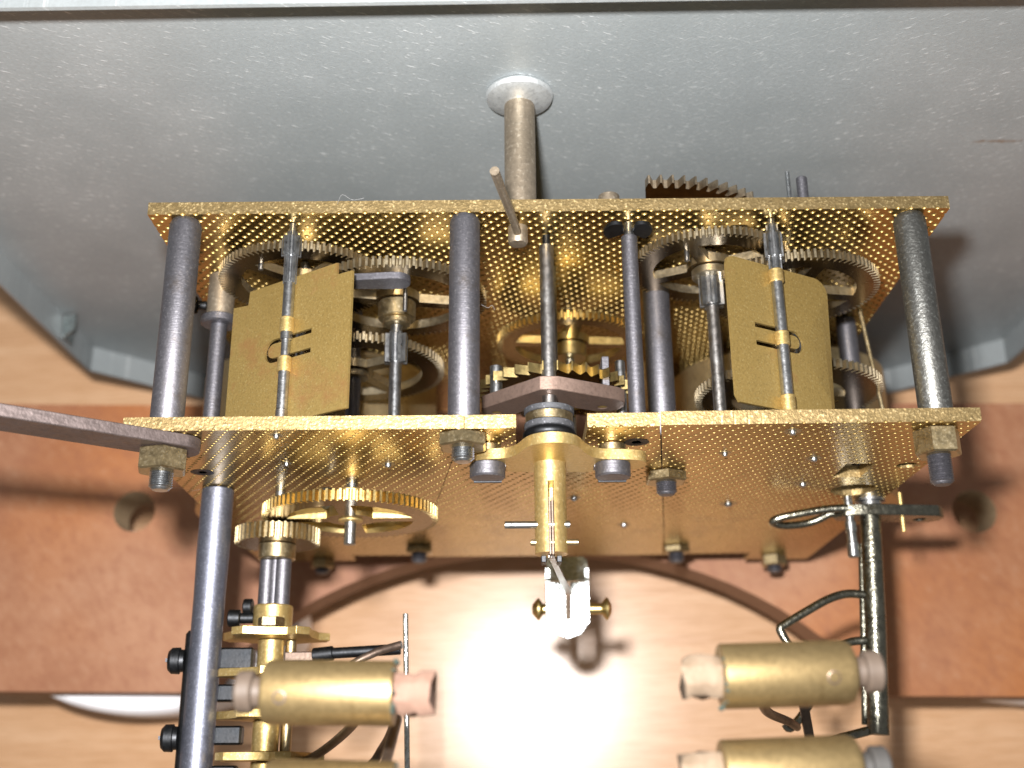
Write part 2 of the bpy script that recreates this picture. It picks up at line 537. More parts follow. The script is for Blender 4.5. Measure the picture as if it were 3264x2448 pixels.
def pitted(name, poly, holes, y, th, a1, a2, phase, parent, ext, r=.335, depth=.25, mats=('plate', 'edge', 'black', 'pit'), edge_skip=()):
    """brass plate whose near face (toward -y) carries rolled pits as geometry.
    poly: convex outline (x,z) counter-clockwise; holes: convex openings or notches."""
    bm = bmesh.new()
    xs = [p[0] for p in poly]
    zs = [p[1] for p in poly]
    cache = {}

    def vert(i, j):
        k = (i, j)
        if k not in cache:
            cache[k] = bm.verts.new((phase[0] + a1 * (i - .5) + a2[0] * (j - .5), y, phase[1] + a2[1] * (j - .5)))
        return cache[k]
    nj = int((max(zs) - min(zs)) / a2[1]) + 4
    j0 = int((min(zs) - phase[1]) / a2[1]) - 1
    ring_dirs = [(math.cos(math.pi * k / 4), math.sin(math.pi * k / 4)) for k in range(8)]
    for j in range(j0, j0 + nj):
        off = phase[0] + a2[0] * j
        i0 = int((min(xs) - off) / a1) - 2
        i1 = int((max(xs) - off) / a1) + 3
        for i in range(i0, i1):
            cx, cz = off + a1 * i, phase[1] + a2[1] * j
            cx += random.uniform(-.025, .025)
            cz += random.uniform(-.025, .025)
            rr = r * random.uniform(.86, 1.05)
            dd = depth * random.uniform(.75, 1.1)
            R0 = [bm.verts.new((cx + rr * dx, y, cz + rr * dz)) for dx, dz in ring_dirs]
            R1 = [bm.verts.new((cx + rr * .86 * dx, y + dd * .60, cz + rr * .86 * dz)) for dx, dz in ring_dirs]
            R2 = [bm.verts.new((cx + rr * .45 * dx, y + dd * .92, cz + rr * .45 * dz)) for dx, dz in ring_dirs]
            ct = bm.verts.new((cx, y + dd, cz))
            A, B, C, D = vert(i + 1, j + 1), vert(i, j + 1), vert(i, j), vert(i + 1, j)
            bm.faces.new((A, B, R0[3], R0[2], R0[1]))
            bm.faces.new((B, C, R0[5], R0[4], R0[3]))
            bm.faces.new((C, D, R0[7], R0[6], R0[5]))
            bm.faces.new((D, A, R0[1], R0[0], R0[7]))
            for k in range(8):
                q = (k + 1) % 8
                for loop_ in ((R0[k], R0[q], R1[q], R1[k]), (R1[k], R1[q], R2[q], R2[k]), (R2[k], R2[q], ct)):
                    bm.faces.new(loop_).material_index = 3
    np_ = len(poly)
    lines = []

    def ccw(pl):
        a = sum(pl[i][0] * pl[(i + 1) % len(pl)][1] - pl[(i + 1) % len(pl)][0] * pl[i][1] for i in range(len(pl)))
        return pl if a > 0 else list(reversed(pl))
    for i in range(np_):
        p, q = Vector((poly[i][0], 0, poly[i][1])), Vector((poly[(i + 1) % np_][0], 0, poly[(i + 1) % np_][1]))
        d = (q - p).normalized()
        nrm = Vector((d.z, 0, -d.x))                      # outward for a ccw polygon
        bmesh.ops.bisect_plane(bm, geom=bm.verts[:] + bm.edges[:] + bm.faces[:], plane_co=p, plane_no=nrm, clear_outer=True, dist=1e-5)
        lines.append((p, nrm, None))
    for h in holes:
        h = ccw(h)
        hx = [p[0] for p in h]
        hz = [p[1] for p in h]
        for i in range(len(h)):
            p, q = Vector((h[i][0], 0, h[i][1])), Vector((h[(i + 1) % len(h)][0], 0, h[(i + 1) % len(h)][1]))
            d = (q - p).normalized()
            nrm = Vector((d.z, 0, -d.x))
            fs = [f for f in bm.faces if min(hx) - 2 < f.calc_center_bounds().x < max(hx) + 2 and min(hz) - 2 < f.calc_center_bounds().z < max(hz) + 2]
            es = {e for f in fs for e in f.edges}
            vs = {v for f in fs for v in f.verts}
            bmesh.ops.bisect_plane(bm, geom=list(vs) + list(es) + fs, plane_co=p, plane_no=nrm, dist=1e-5)
            lines.append((p, nrm, (min(hx), max(hx), min(hz), max(hz))))
        kill = []
        for f in bm.faces:
            c = f.calc_center_median()
            if min(hx) < c.x < max(hx) and min(hz) < c.z < max(hz):
                if all((c.x - h[i][0]) * (h[(i + 1) % len(h)][1] - h[i][1]) - (c.z - h[i][1]) * (h[(i + 1) % len(h)][0] - h[i][0]) < 0 for i in range(len(h))):
                    kill.append(f)
        bmesh.ops.delete(bm, geom=kill, context='FACES')
    bmesh.ops.remove_doubles(bm, verts=bm.verts, dist=1e-4)
    bmesh.ops.recalc_face_normals(bm, faces=bm.faces)
    if sum(f.normal.y for f in list(bm.faces)[:400]) > 0:
        bmesh.ops.reverse_faces(bm, faces=bm.faces)
    # walls
    wall = []
    for e in [e for e in bm.edges if len(e.link_faces) == 1]:
        a, b = e.verts
        f = e.link_faces[0]
        wall.append((a, b, f))
    made = []
    back = {}

    def bk(v):
        if v not in back:
            back[v] = bm.verts.new((v.co.x, y + th, v.co.z))
        return back[v]
    for a, b, f in wall:
        lp = [l for l in f.loops if l.edge.verts[0] in (a, b) and l.edge.verts[1] in (a, b)]
        if lp and lp[0].vert == a:
            a, b = b, a
        try:
            nf = bm.faces.new((a, b, bk(b), bk(a)))
            nf.material_index = 1
            mx, mz = (a.co.x + b.co.x) / 2, (a.co.z + b.co.z) / 2
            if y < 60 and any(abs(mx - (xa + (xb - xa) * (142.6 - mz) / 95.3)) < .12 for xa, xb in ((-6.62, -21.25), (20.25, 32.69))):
                nf.material_index = 2            # black put in for shade inside the joints between the plate sections
            made.append(nf)
        except ValueError:
            pass
    cx = sum(xs) / np_
    # back face
    bvs = [bm.verts.new((x, y + th, z)) for x, z in poly]
    if not holes:
        bm.faces.new(bvs).normal_flip()
    ob = finish(bm, name, mats, parent, (cx, y + th / 2, sum(zs) / np_), angle=55, recalc=False)
    return ob


# ================================================================== the setting
TX, TZ = rad(1.3), rad(1.7)
g = G()
g.box(-700, 700, -600, 700, -30, 0)
tb = part('table', g, 'table', None, (0, 0, 0), bevel=1.5)
tb.location.z = -.0045
tb.rotation_euler = (rad(2.2), rad(-2.1), 0)
tb['kind'] = 'structure'
tb['label'] = 'pale beech table top with fine grain'

# white lids under the board
for x, y, z, a, b, lb in ((-85, 37.5, -6.3, 35.5, 21.5, 'white oval plastic dish propping up the seat board at the end with the steel strap'),
                          (134, 36.5, 1.7, 52, 20.5, 'white oval plastic dish under the seat board at the end with the oily striking shaft')):
    k = 30.8 if x < 0 else 22.8
    g = G().lathe((0, 0, 0), (0, 0, 1), [(0, .86), (k * .05, .91), (k * .2, .955), (k * .65, 1.0), (k * .9, 1.0), (k * .97, .985), (k, .95), (k, 0)], 72)
    g.v = [(x + p[0] * a, y + p[1] * b, z + p[2]) for p in g.v]
    tag(part('plastic_dish', g, 'white', None, (x, y, z)), lb, 'dish', 'white dishes propping the board')

# ================================================================== seat board
sb = thing('seat_board', 'reddish brown stained wooden board with an arched cutout and two bolt holes', 'board', (8, 50, 25))
arc = []
for k in range(0, 41):
    a = rad(0) + math.pi * k / 40
    X, Y = 5 + 83 * math.cos(a), -8.7 + 60.2 * math.sin(a)
    arc.append((X, Y))
rear = lambda x: 20.3 + (x + 102) * (17.6 - 20.3) / 206
arc = [p for p in arc if p[1] > rear(p[0])]
outer = [(-146, 21.0), (-146, 87)] + [(-60, 85.6), (60, 85.2), (152, 84.2)] + [(152, 17.0)] + [(arc[0][0] + .5, rear(arc[0][0]))] + arc + [(arc[-1][0] - .5, rear(arc[-1][0]))]
H1, H2 = circle(-87, 60.3, 4.75, 28), circle(105.7, 58.6, 5.0, 28)
bm = bmesh.new()
edges = []
for loop in (outer, H1, H2):
    vs = [bm.verts.new((x, y, 36)) for x, y in loop]
    edges += [bm.edges.new((vs[i], vs[(i + 1) % len(vs)])) for i in range(len(vs))]
bmesh.ops.triangle_fill(bm, use_beauty=True, use_dissolve=False, edges=edges, normal=(0, 0, 1))
ret = bmesh.ops.extrude_face_region(bm, geom=list(bm.faces))
bmesh.ops.translate(bm, vec=(0, 0, -11.0), verts=[e for e in ret['geom'] if isinstance(e, bmesh.types.BMVert)])
bmesh.ops.recalc_face_normals(bm, faces=bm.faces)
for f in bm.faces:
    if abs(f.normal.z) < .5:
        c = f.calc_center_median()
        inh = any(math.hypot(c.x - hx, c.y - hy) < 6 for hx, hy in ((-87, 60.3), (105.7, 58.6)))
        f.material_index = 2 if inh else 1
finish(bm, 'board', ['board', 'board_edge', 'hole_wall'], sb, (8, 50, 27), bevel=0, recalc=False, angle=40)

# ================================================================== clock dial (seen from behind)
dl = thing('clock_dial', 'large grey zinc plated dial plate standing behind the movement with a folded rim', 'clock dial', (9.5, 103, 1))
YD = 103.0
oc = [(-103, 31), (-74, 2.5), (92, 2.5), (121, 31), (121, 150), (112, 168.6), (-95, 166.6), (-103.5, 150)]
g = G().prism(oc, YD, YD + .7)
part('dial_plate', g, 'dial', dl, (9.5, YD, 80))
# folded rim, each straight run its own face strip with thickness
g = G()
n_ = len(oc)
cx_, cz_ = 9, 85
for i in range(n_):
    (x0, z0), (x1, z1) = oc[i], oc[(i + 1) % n_]
    d = Vector((x1 - x0, z1 - z0)).normalized()
    nx, nz = d.y * .7, -d.x * .7
    g.add([(x0, YD - 6.2, z0), (x1, YD - 6.2, z1), (x1, YD - .01, z1), (x0, YD - .01, z0),
           (x0 + nx, YD - 6.2, z0 + nz), (x1 + nx, YD - 6.2, z1 + nz), (x1 + nx, YD + .69, z1 + nz), (x0 + nx, YD + .69, z0 + nz)],
          [(0, 1, 2, 3), (4, 7, 6, 5), (0, 4, 5, 1), (3, 2, 6, 7), (0, 3, 7, 4), (1, 5, 6, 2)])
part('dial_rim', g, 'dial', dl, (9.5, 100, 80))
g = G()
g.add([(-102.7, 102.4, 51.6), (-102.7, 97.8, 50.4), (-99.4, 98.6, 52.6), (-99.0, 102.4, 53.4), (-102.7, 102.4, 51.2), (-102.7, 97.8, 50.0), (-99.4, 98.6, 52.2), (-99.0, 102.4, 53.0)],
      [(0, 1, 2, 3), (4, 7, 6, 5), (0, 4, 5, 1), (1, 5, 6, 2), (2, 6, 7, 3), (3, 7, 4, 0)])
g.box(-102.8, -102.2, 97.6, 100.2, 45.5, 50.4)
part('bent_tab', g, 'zinc', dl)
g = G().lathe((1.55, 102.85, 137.7), (0, -1, 0), [(0, 5.2), (.35, 5.35), (.95, 5.1), (1.4, 4.2), (1.6, 2.6)], 40)
part('washer', g, 'washer', dl, (1.55, 102.5, 137.7))
g = G().lathe((1.55, 82.05, 136.9), (0, 1, 0), [(0, 2.1), (.2, 2.42), (19.0, 2.42), (19.4, 2.3)], 36)
part('dial_post', g, 'tube', dl, (1.55, 92, 136.9))

# ================================================================== the movement
mv = thing('clock_movement', 'open brass chiming clock movement with two pitted plates, grey pillars and toothed wheels', 'clock movement', (5, 60, 36))

# ---- plates
FA1, FA2 = 1.92, (.85, 1.06)
far_poly = [(-53.9, 47), (66.5, 47), (64.9, 141.7), (-53.6, 141.8)]
pitted('front_plate', far_poly, [circle(34.8, 135.2, 1.9, 10)], 80.0, 2.0, FA1, FA2, (-53, 47.5), mv, None, r=.44, depth=.32)
NA1, NA2 = 1.86, (.55, 1.03)
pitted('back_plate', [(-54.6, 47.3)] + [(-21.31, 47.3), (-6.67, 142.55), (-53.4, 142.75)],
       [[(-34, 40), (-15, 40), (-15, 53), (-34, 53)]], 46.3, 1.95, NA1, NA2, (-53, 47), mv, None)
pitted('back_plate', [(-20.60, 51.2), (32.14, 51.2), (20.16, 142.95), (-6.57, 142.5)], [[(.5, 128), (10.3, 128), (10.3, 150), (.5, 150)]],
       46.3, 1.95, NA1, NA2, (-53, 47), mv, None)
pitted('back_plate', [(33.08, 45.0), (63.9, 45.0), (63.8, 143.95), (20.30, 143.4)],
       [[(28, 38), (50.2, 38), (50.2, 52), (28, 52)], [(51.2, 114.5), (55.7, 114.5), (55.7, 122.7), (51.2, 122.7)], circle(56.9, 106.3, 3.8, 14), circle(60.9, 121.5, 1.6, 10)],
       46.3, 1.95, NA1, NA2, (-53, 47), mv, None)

# ---- pillars, each with its nut and stud
PIL = [(-48.5, 139.4, 2.35), (-6.8, 139.9, 2.25), (59.6, 139.2, 2.35), (24.0, 118.4, 2.2), (-19.3, 62.8, 2.2), (33.3, 60.5, 2.2), (-41.0, 51.0, 2.2), (55.6, 51.0, 2.2)]
for i, (x, z, r) in enumerate(PIL):
    g = G().lathe((x, 79.98, z), (0, -1, 0), [(0, r - .35), (.5, r - .1), (.9, r), (31.2, r), (31.65, r - .2)], 32)
    part('pillar', g, 'pillar_oily' if i == 2 else 'pillar', mv, (x, 64, z), label='pillar with a dark oily sheen' if i == 2 else None)
NUT = [(-48.5, 139.4, 44.45, 41.3, 6.2, .25, 39.0), (-6.9, 139.6, 46.25, 44.3, 6.3, .52, 42.6), (58.9, 139.8, 46.25, 42.6, 5.6, .0, 38.7),
       (24.0, 118.4, 46.25, 44.6, 5.9, .52, 42.9), (-19.2, 61.8, 46.25, 44.9, 5.0, .52, 43.2), (33.4, 59.8, 46.25, 44.9, 5.0, .4, 43.2),
       (-41, 49.0, 46.25, 44.4, 4.6, .1, 43.4), (55.7, 49.4, 46.25, 44.0, 4.8, .5, 42.8)]
for i, (x, z, ya, yb, af, rot, ye) in enumerate(NUT):
    g = G().hexa(x, z, yb, ya, af, rot)
    nt = part('nut', g, 'brass_old', mv, (x, ya, z), angle=20)
    prof = [(0, 1.55)]
    L = yb - ye
    k = int(L / .32)
    for q in range(k):
        prof += [(L * (q + .25) / k, 1.62), (L * (q + .75) / k, 1.38)]
    prof += [(L, 1.35), (L + .25, 1.05), (L + .3, 0)]
    part('stud', G().lathe((x, yb + .02, z), (0, -1, 0), prof, 22), 'steel' if i in (0, 1) else 'pillar', nt)

# ---- strap bolted under the first nut
d = Vector((-61.5 + 46.0, 149.6 - 138.6)).normalized()
nn = Vector((-d.y, d.x))
c0 = Vector((-46.8, 138.6))
hw = 3.35
e0 = c0 + d * 31
pts = [e0 + nn * hw]
pts = [tuple(e0 - nn * hw), tuple(e0 + nn * hw)]
for k in range(11):
    a = math.pi * k / 10
    q = c0 + nn * hw * math.cos(a) - d * hw * math.sin(a) * .9
    pts.append(tuple(q))
g = G().prism(pts, 44.5, 46.24)
part('strap', g, 'strap', mv, (-55, 45.4, 145), bevel=.12, label='flat rusty steel strap bolted to a plate corner')

# ---- wheels
def arbor(parent, x, z, segs, mat='steel', n=20):
    """segs: list of (y0, y1, r)"""
    for y0, y1, r in segs:
        part('arbor', G().cyl((x, y0, z), (x, y1, z), r, n), mat, parent, (x, (y0 + y1) / 2, z))


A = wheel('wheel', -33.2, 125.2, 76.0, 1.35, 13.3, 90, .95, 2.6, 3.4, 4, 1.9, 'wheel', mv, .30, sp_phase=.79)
arbor(A, -33.2, 125.2, [(48.3, 79.9, .75)], 'steel')
part('hub', G().cyl((-33.2, 74.6, 125.2), (-33.2, 75.95, 125.2), 2.4), 'wheel', A)
part('pin', G().cyl((-38.5, 75.2, 132.6), (-38.5, 79.0, 132.6), .4, 12), 'steel', A)
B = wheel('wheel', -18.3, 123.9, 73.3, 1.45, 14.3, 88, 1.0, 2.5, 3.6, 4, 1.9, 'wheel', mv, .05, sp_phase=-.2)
part('hub', G().cyl((-18.3, 70.4, 123.9), (-18.3, 73.25, 123.9), 3.0).cyl((-18.3, 69.4, 123.9), (-18.3, 70.4, 123.9), 2.2), 'brass_old', B)
arbor(B, -18.3, 123.9, [(48.3, 69.4, .95)], 'steel')
pinion('pinion', -18.3, 123.9, 63.0, 67.8, 1.85, 8, .75, 'steel', B)
part('pin', G().cyl((-16.4, 69.2, 130.2), (-16.4, 73.3, 130.2), .35, 12), 'steel', B)
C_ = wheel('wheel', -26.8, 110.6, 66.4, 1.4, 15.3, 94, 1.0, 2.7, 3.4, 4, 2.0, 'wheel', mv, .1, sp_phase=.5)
arbor(C_, -26.8, 110.6, [(48.3, 66.3, 1.25), (67.9, 79.9, 1.1)], 'pillar')
part('hub', G().cyl((-26.8, 65.2, 110.6), (-26.8, 66.35, 110.6), 2.5), 'wheel', C_)
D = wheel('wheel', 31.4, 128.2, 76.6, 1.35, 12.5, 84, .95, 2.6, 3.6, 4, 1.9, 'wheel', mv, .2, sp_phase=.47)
part('hub', G().cyl((31.4, 75.2, 128.2), (31.4, 76.55, 128.2), 2.9).cyl((31.4, 78, 128.2), (31.4, 79.9, 128.2), 1.2), 'wheel', D)
pinion('pinion', 31.4, 128.2, 70.4, 75.2, 1.95, 8, .75, 'steel', D)
arbor(D, 31.4, 128.2, [(48.3, 70.4, .95)], 'rusty_steel')
part('pin', G().cyl((26.9, 75.4, 134.0), (26.9, 79.4, 134.0), .4, 12), 'steel', D)
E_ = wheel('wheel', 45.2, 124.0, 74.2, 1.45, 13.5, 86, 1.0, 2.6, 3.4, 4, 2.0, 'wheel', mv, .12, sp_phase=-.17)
arbor(E_, 45.2, 124.0, [(48.3, 74.1, .8), (75.8, 79.9, .9)], 'steel')
part('pin', G().cyl((40.8, 74.0, 136.2), (40.8, 77.0, 136.2), .5, 12), 'steel', E_)
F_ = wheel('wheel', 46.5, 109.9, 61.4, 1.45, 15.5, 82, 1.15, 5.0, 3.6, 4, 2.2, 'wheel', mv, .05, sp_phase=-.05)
arbor(F_, 46.5, 109.9, [(48.3, 61.3, 1.0), (62.9, 79.9, 1.0)], 'steel')
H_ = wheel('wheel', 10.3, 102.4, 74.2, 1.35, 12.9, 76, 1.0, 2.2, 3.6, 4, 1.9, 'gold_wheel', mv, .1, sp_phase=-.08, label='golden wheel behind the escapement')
part('hub', G().cyl((10.3, 71.6, 102.4), (10.3, 74.15, 102.4), 3.0).cyl((10.3, 75.6, 102.4), (10.3, 77.0, 102.4), 1.6), 'gold_wheel', H_)
arbor(H_, 10.3, 102.4, [(48.3, 71.5, .8), (77.0, 79.9, .6)], 'steel')
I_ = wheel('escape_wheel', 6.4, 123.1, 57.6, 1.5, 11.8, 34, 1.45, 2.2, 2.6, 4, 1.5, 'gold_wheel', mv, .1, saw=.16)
arbor(I_, 6.4, 123.1, [(59.2, 79.9, .9)], 'steel')
part('stop_post', G().cyl((17.0, 48.3, 123.8), (17.0, 63.0, 123.8), .8, 16), 'steel', mv)
part('stop_post', G().cyl((5.0, 66.0, 133.2), (5.0, 73.0, 133.2), .3, 10), 'steel', mv)
# rear dark steel pivots of hidden trains
part('train_arbor', G().cyl((61.0, 48.3, 99.5), (61.0, 79.9, 99.5), 1.75, 24), 'pillar', mv)
part('train_arbor', G().cyl((37.5, 48.3, 97.2), (37.5, 79.9, 97.2), 1.2, 20), 'pillar', mv)
part('return_wire', G().tube([(59.4, 79.0, 112), (59.8, 75.0, 112), (61.6, 57.0, 112), (62.3, 48.4, 112.2)], .36, 10), 'brass_old', mv)

# rack lever and its pin
pts = [(-23.6, 139.2), (-17.2, 139.8)] + [(-16.9 + 2.0 * math.cos(a), 137.8 + 2.0 * math.sin(a)) for a in [rad(75 - 20 * k) for k in range(9)]] + [(-23.6, 136.0), (-30.5, 133.2), (-30.5, 136.4)]
g = G().prism(pts, 70.3, 71.4)
part('rack_lever', g, 'pillar', mv, bevel=.1)

# spring barrels, low between the plates
for x, z, r, y0 in ((54, 71.0, 21.4, 50.5), (-39, 70.0, 23.4, 50.5)):
    teeth = G().lathe((x, y0, z), (0, 1, 0), [(0, r - 1.2), (.5, r), (27.3, r), (28.4, r - 1.6)], 96)
    part('spring_barrel', teeth, 'barrel', mv, (x, y0 + 14, z))

# thin post with a spread split washer
g = G().cyl((17.75, 48.3, 138.0), (17.75, 77.6, 138.0), 1.2, 22)
tp = part('detent_post', g, 'pillar', mv, (17.75, 63, 138.0))
part('post_tip', G().cyl((17.75, 77.6, 138.0), (17.75, 79.9, 138.0), .75, 16), 'steel', tp)
for sgn in (-1, 1):
    pts = []
    for k in range(13):
        a = rad(58 + k * 15.5) if sgn < 0 else rad(122 - k * 15.5)
        pts.append((17.55 + sgn * 1.9 + 1.75 * math.cos(a) * 1.0, 138.6 + 2.55 * math.sin(a)))
    pts.append((17.55 + sgn * .55, 138.0))
    g = G().prism(pts, 78.1, 78.7)
    part('split_washer', g, 'black', tp, bevel=.06)

# left-hand rod with its collar, flange and set screw
cr = part('strike_rod', G().cyl((-47.6, 48.3, 120.4), (-47.6, 71.3, 120.4), 1.3, 24), 'pillar', mv, (-47.6, 60, 120.4))
part('collar', G().cyl((-47.6, 72.6, 120.4), (-47.6, 79.9, 120.4), 2.15, 28), 'tube', cr)
part('flange', G().lathe((-47.6, 71.1, 120.4), (0, 1, 0), [(0, 2.6), (.25, 2.95), (1.25, 2.95), (1.5, 2.6)], 32), 'pillar', cr)
g = G().cyl((-49.7, 74.4, 121.0), (-51.2, 74.4, 121.2), .75, 14).cyl((-51.2, 74.4, 121.2), (-53.0, 74.4, 121.4), 1.45, 18)
part('set_screw', g, 'black', cr)
# dark ring behind the front plate corner
g = G()
ring = [(-52.6 + 3.7 * math.cos(rad(a)), 86.0 + 1.0 * math.sin(rad(a * .5)), 119.5 + 6.0 * math.sin(rad(a))) for a in range(90, 300, 10)]
g.tube(ring, .75, 10)
part('wire_hook', g, 'black', mv)

# ---- fly fans
def fly(x, z, ang, w, y0, y1, notch, pin_segs, clips, parent_mat='fly', curl=False, grooves=()):
    A = rad(ang)
    u = Vector((math.cos(A), 0, math.sin(A)))
    nrm = Vector((-math.sin(A), 0, math.cos(A)))
    o = Vector((x, 0, z)) - nrm * .75
    wl, w = w
    if not curl:
        out = [(-wl, y0), (w, y0), (w, y1 - 2.0), (w - 3.0, y1 - 1.9), (w - 3.05, y1), (-wl + 3.4, y1), (-wl + 3.2, y1 - 2.2), (-wl, y1 - 1.9)]
    else:
        out = [(-wl + .6, y0), (w, y0), (w, y1 - 2.4)] + [(w - 2.4 + 2.4 * math.sin(rad(90 - t)), y1 - 2.4 + 2.4 * math.sin(rad(t))) for t in (25, 50, 75, 90)] + [(-wl + 1.2, y1), (-wl + .3, y1 - .5), (-wl, y1 - 1.5), (-wl, y0 + 1)]
    sl = []
    cs = -.2 if not curl else .2
    yc = notch
    sg = -1 if not curl else 1
    # U slot: two arms and a bend
    outer_r, inner_r = (1.85, 1.12) if not curl else (1.75, 1.02)
    loop = []
    bx = cs + sg * (3.0 if not curl else 2.9)
    ex = cs - sg * 4.5
    loop.append((ex, yc + outer_r))
    for t in range(0, 181, 20):
        loop.append((bx + sg * outer_r * math.sin(rad(t)), yc + outer_r * math.cos(rad(t))))
    loop.append((ex, yc - outer_r))
    loop.append((ex, yc - inner_r))
    for t in range(180, -1, -20):
        loop.append((bx + sg * inner_r * math.sin(rad(t)), yc + inner_r * math.cos(rad(t))))
    loop.append((ex, yc + inner_r))
    bm = bmesh.new()
    edges = []
    for lp in (out, loop):
        vs = [bm.verts.new((a, b, 0)) for a, b in lp]
        edges += [bm.edges.new((vs[i], vs[(i + 1) % len(vs)])) for i in range(len(vs))]
    bmesh.ops.triangle_fill(bm, use_beauty=True, use_dissolve=False, edges=edges, normal=(0, 0, 1))
    if curl:      # a strip along the outer edge is bent down
        cut = w - 1.6
        bmesh.ops.bisect_plane(bm, geom=bm.verts[:] + bm.edges[:] + bm.faces[:], plane_co=(cut, 0, 0), plane_no=(1, 0, 0))
        bmesh.ops.bisect_plane(bm, geom=bm.verts[:] + bm.edges[:] + bm.faces[:], plane_co=(cut + .5, 0, 0), plane_no=(1, 0, 0))
        for v in bm.verts:
            if v.co.x > cut + 1e-4:
                dx = v.co.x - cut
                k = max(0, min(1, (y1 - 6 - v.co.y) / 6.0))
                v.co.z -= dx * .55 * k
                v.co.x = cut + dx * (1 - .12 * k)
    ret = bmesh.ops.extrude_face_region(bm, geom=list(bm.faces))
    bmesh.ops.translate(bm, vec=(0, 0, -.42), verts=[e for e in ret['geom'] if isinstance(e, bmesh.types.BMVert)])
    for v in bm.verts:
        v.co = o + u * v.co.x + nrm * v.co.z + Vector((0, v.co.y, 0))
    f = finish(bm, 'fly_fan', parent_mat, mv, (x, (y0 + y1) / 2, z))
    for nm, ya, yb, r, mat in pin_segs:
        if nm == 'pinion':
            pinion('pinion', x, z, ya, yb, r, 9, r * .36, mat, f)
        else:
            part('arbor', G().cyl((x, ya, z), (x, yb, z), r, 22), mat, f, (x, (ya + yb) / 2, z))
    for ya, yb, r in clips:
        part('clip', G().lathe((x, ya, z), (0, 1, 0), [(0, r - .08), (.12, r), (yb - ya - .12, r), (yb - ya, r - .08)], 24), 'brass', f, (x, (ya + yb) / 2, z))
    return f


fly(-32.7, 138.4, 34, (12.5, 11.7), 48.9, 71.5, 60.5,
    [('arbor', 78.6, 79.95, .55, 'steel'), ('pinion', 77.6, 78.6, .85, 'steel'), ('pinion', 74.6, 77.8, 1.45, 'steel'), ('pinion', 70.2, 74.7, .98, 'steel'),
     ('arbor', 64.6, 70.3, .83, 'steel'), ('arbor', 61.2, 62.6, .86, 'steel'), ('arbor', 58.4, 61.5, .66, 'steel'), ('arbor', 50.6, 56.5, .80, 'steel'), ('arbor', 48.2, 50.6, .86, 'rusty_steel')],
    [(62.4, 64.7, 1.05), (56.3, 58.6, 1.02)])
fly(39.1, 138.6, -30, (8.9, 10.9), 50.0, 72.5, 61.0,
    [('arbor', 79.0, 79.95, .55, 'steel'), ('pinion', 77.4, 79.0, .9, 'steel'), ('pinion', 73.6, 77.6, 1.4, 'steel'), ('pinion', 71.0, 73.8, 1.0, 'steel'),
     ('arbor', 61.6, 69.7, .84, 'steel'), ('arbor', 51.9, 59.7, .86, 'steel'), ('arbor', 48.2, 49.7, .80, 'rusty_steel')],
    [(69.6, 71.6, 1.08), (59.6, 61.7, 1.05), (49.6, 52.0, 1.06)], curl=True)

# ---- escapement
anc = [(-4.6, 128.4), (4.0, 137.0), (6.7, 137.0), (15.8, 132.0), (16.8, 130.8), (16.9, 129.0), (16.2, 127.4), (15.0, 126.7), (12.5, 126.8), (8.0, 129.2), (5.3, 130.0),
       (3.0, 128.6), (-.4, 124.6), (-2.0, 123.9), (-3.6, 124.4), (-4.6, 126.0)]
an = sheet('anchor', anc, [circle(-2.35, 126.3, .75, 12), circle(13.6, 128.6, .75, 12)], 53.8, 55.9, 'anchor', mv, (5.4, 54.8, 133), bevel=.10)
part('arbor', G().cyl((5.45, 55.85, 134.0), (5.45, 78.2, 134.0), 1.08, 24), 'rusty_steel', an)
part('arbor', G().cyl((5.45, 78.2, 134.0), (5.45, 79.95, 134.0), .6, 16), 'black', an)
part('arbor', G().cyl((5.45, 51.6, 134.0), (5.45, 53.85, 134.0), 1.08, 24), 'rusty_steel', an)
part('pallet', G().cyl((-2.4, 55.8, 129.0), (-2.4, 60.4, 129.0), .95, 22), 'steel', an)
part('pallet', G().box(13.6, 14.7, 55.8, 61.4, 126.0, 130.3), 'pillar', an, bevel=.08)
for x, z in ((-2.35, 126.3), (13.6, 128.6)):
    part('rivet', G().lathe((x, 53.95, z), (0, -1, 0), [(0, .72), (.05, .68), (.16, .2), (.18, 0)], 16), 'brass', an)
# bush stack in the plate notch
bs = part('bush', G().lathe((5.35, 49.45, 134.2), (0, 1, 0), [(0, 3.35), (.1, 3.45), (1.3, 3.45), (1.35, 3.3)], 40), 'brass_old', mv, (5.35, 49, 134.2))
part('bush_disc', G().lathe((5.35, 50.8, 134.2), (0, 1, 0), [(0, 3.5), (.1, 3.65), (.8, 3.65), (.9, 3.5)], 40), 'rubber', bs)
part('bush_disc', G().lathe((5.35, 48.5, 134.2), (0, 1, 0), [(0, 3.5), (.1, 3.62), (.85, 3.62), (.95, 3.5)], 40), 'rubber', bs)
prof = [(0, 2.6)] + [(1.05 - .75 * math.cos(rad(t)) - .3, 3.1 + .75 * math.sin(rad(t))) for t in range(0, 181, 20)] + [(1.5, 2.6)]
part('grommet', G().lathe((5.35, 46.95, 134.2), (0, 1, 0), prof, 40), 'black', bs)
part('bush_neck', G().cyl((5.35, 45.1, 134.2), (5.35, 46.95, 134.2), 2.9, 32), 'brass', bs)

# ---- suspension cock
def smooth_poly(pts, k=5):
    return [(p.x, p.y) for p in spline([(x, z, 0) for x, z in pts], k)]


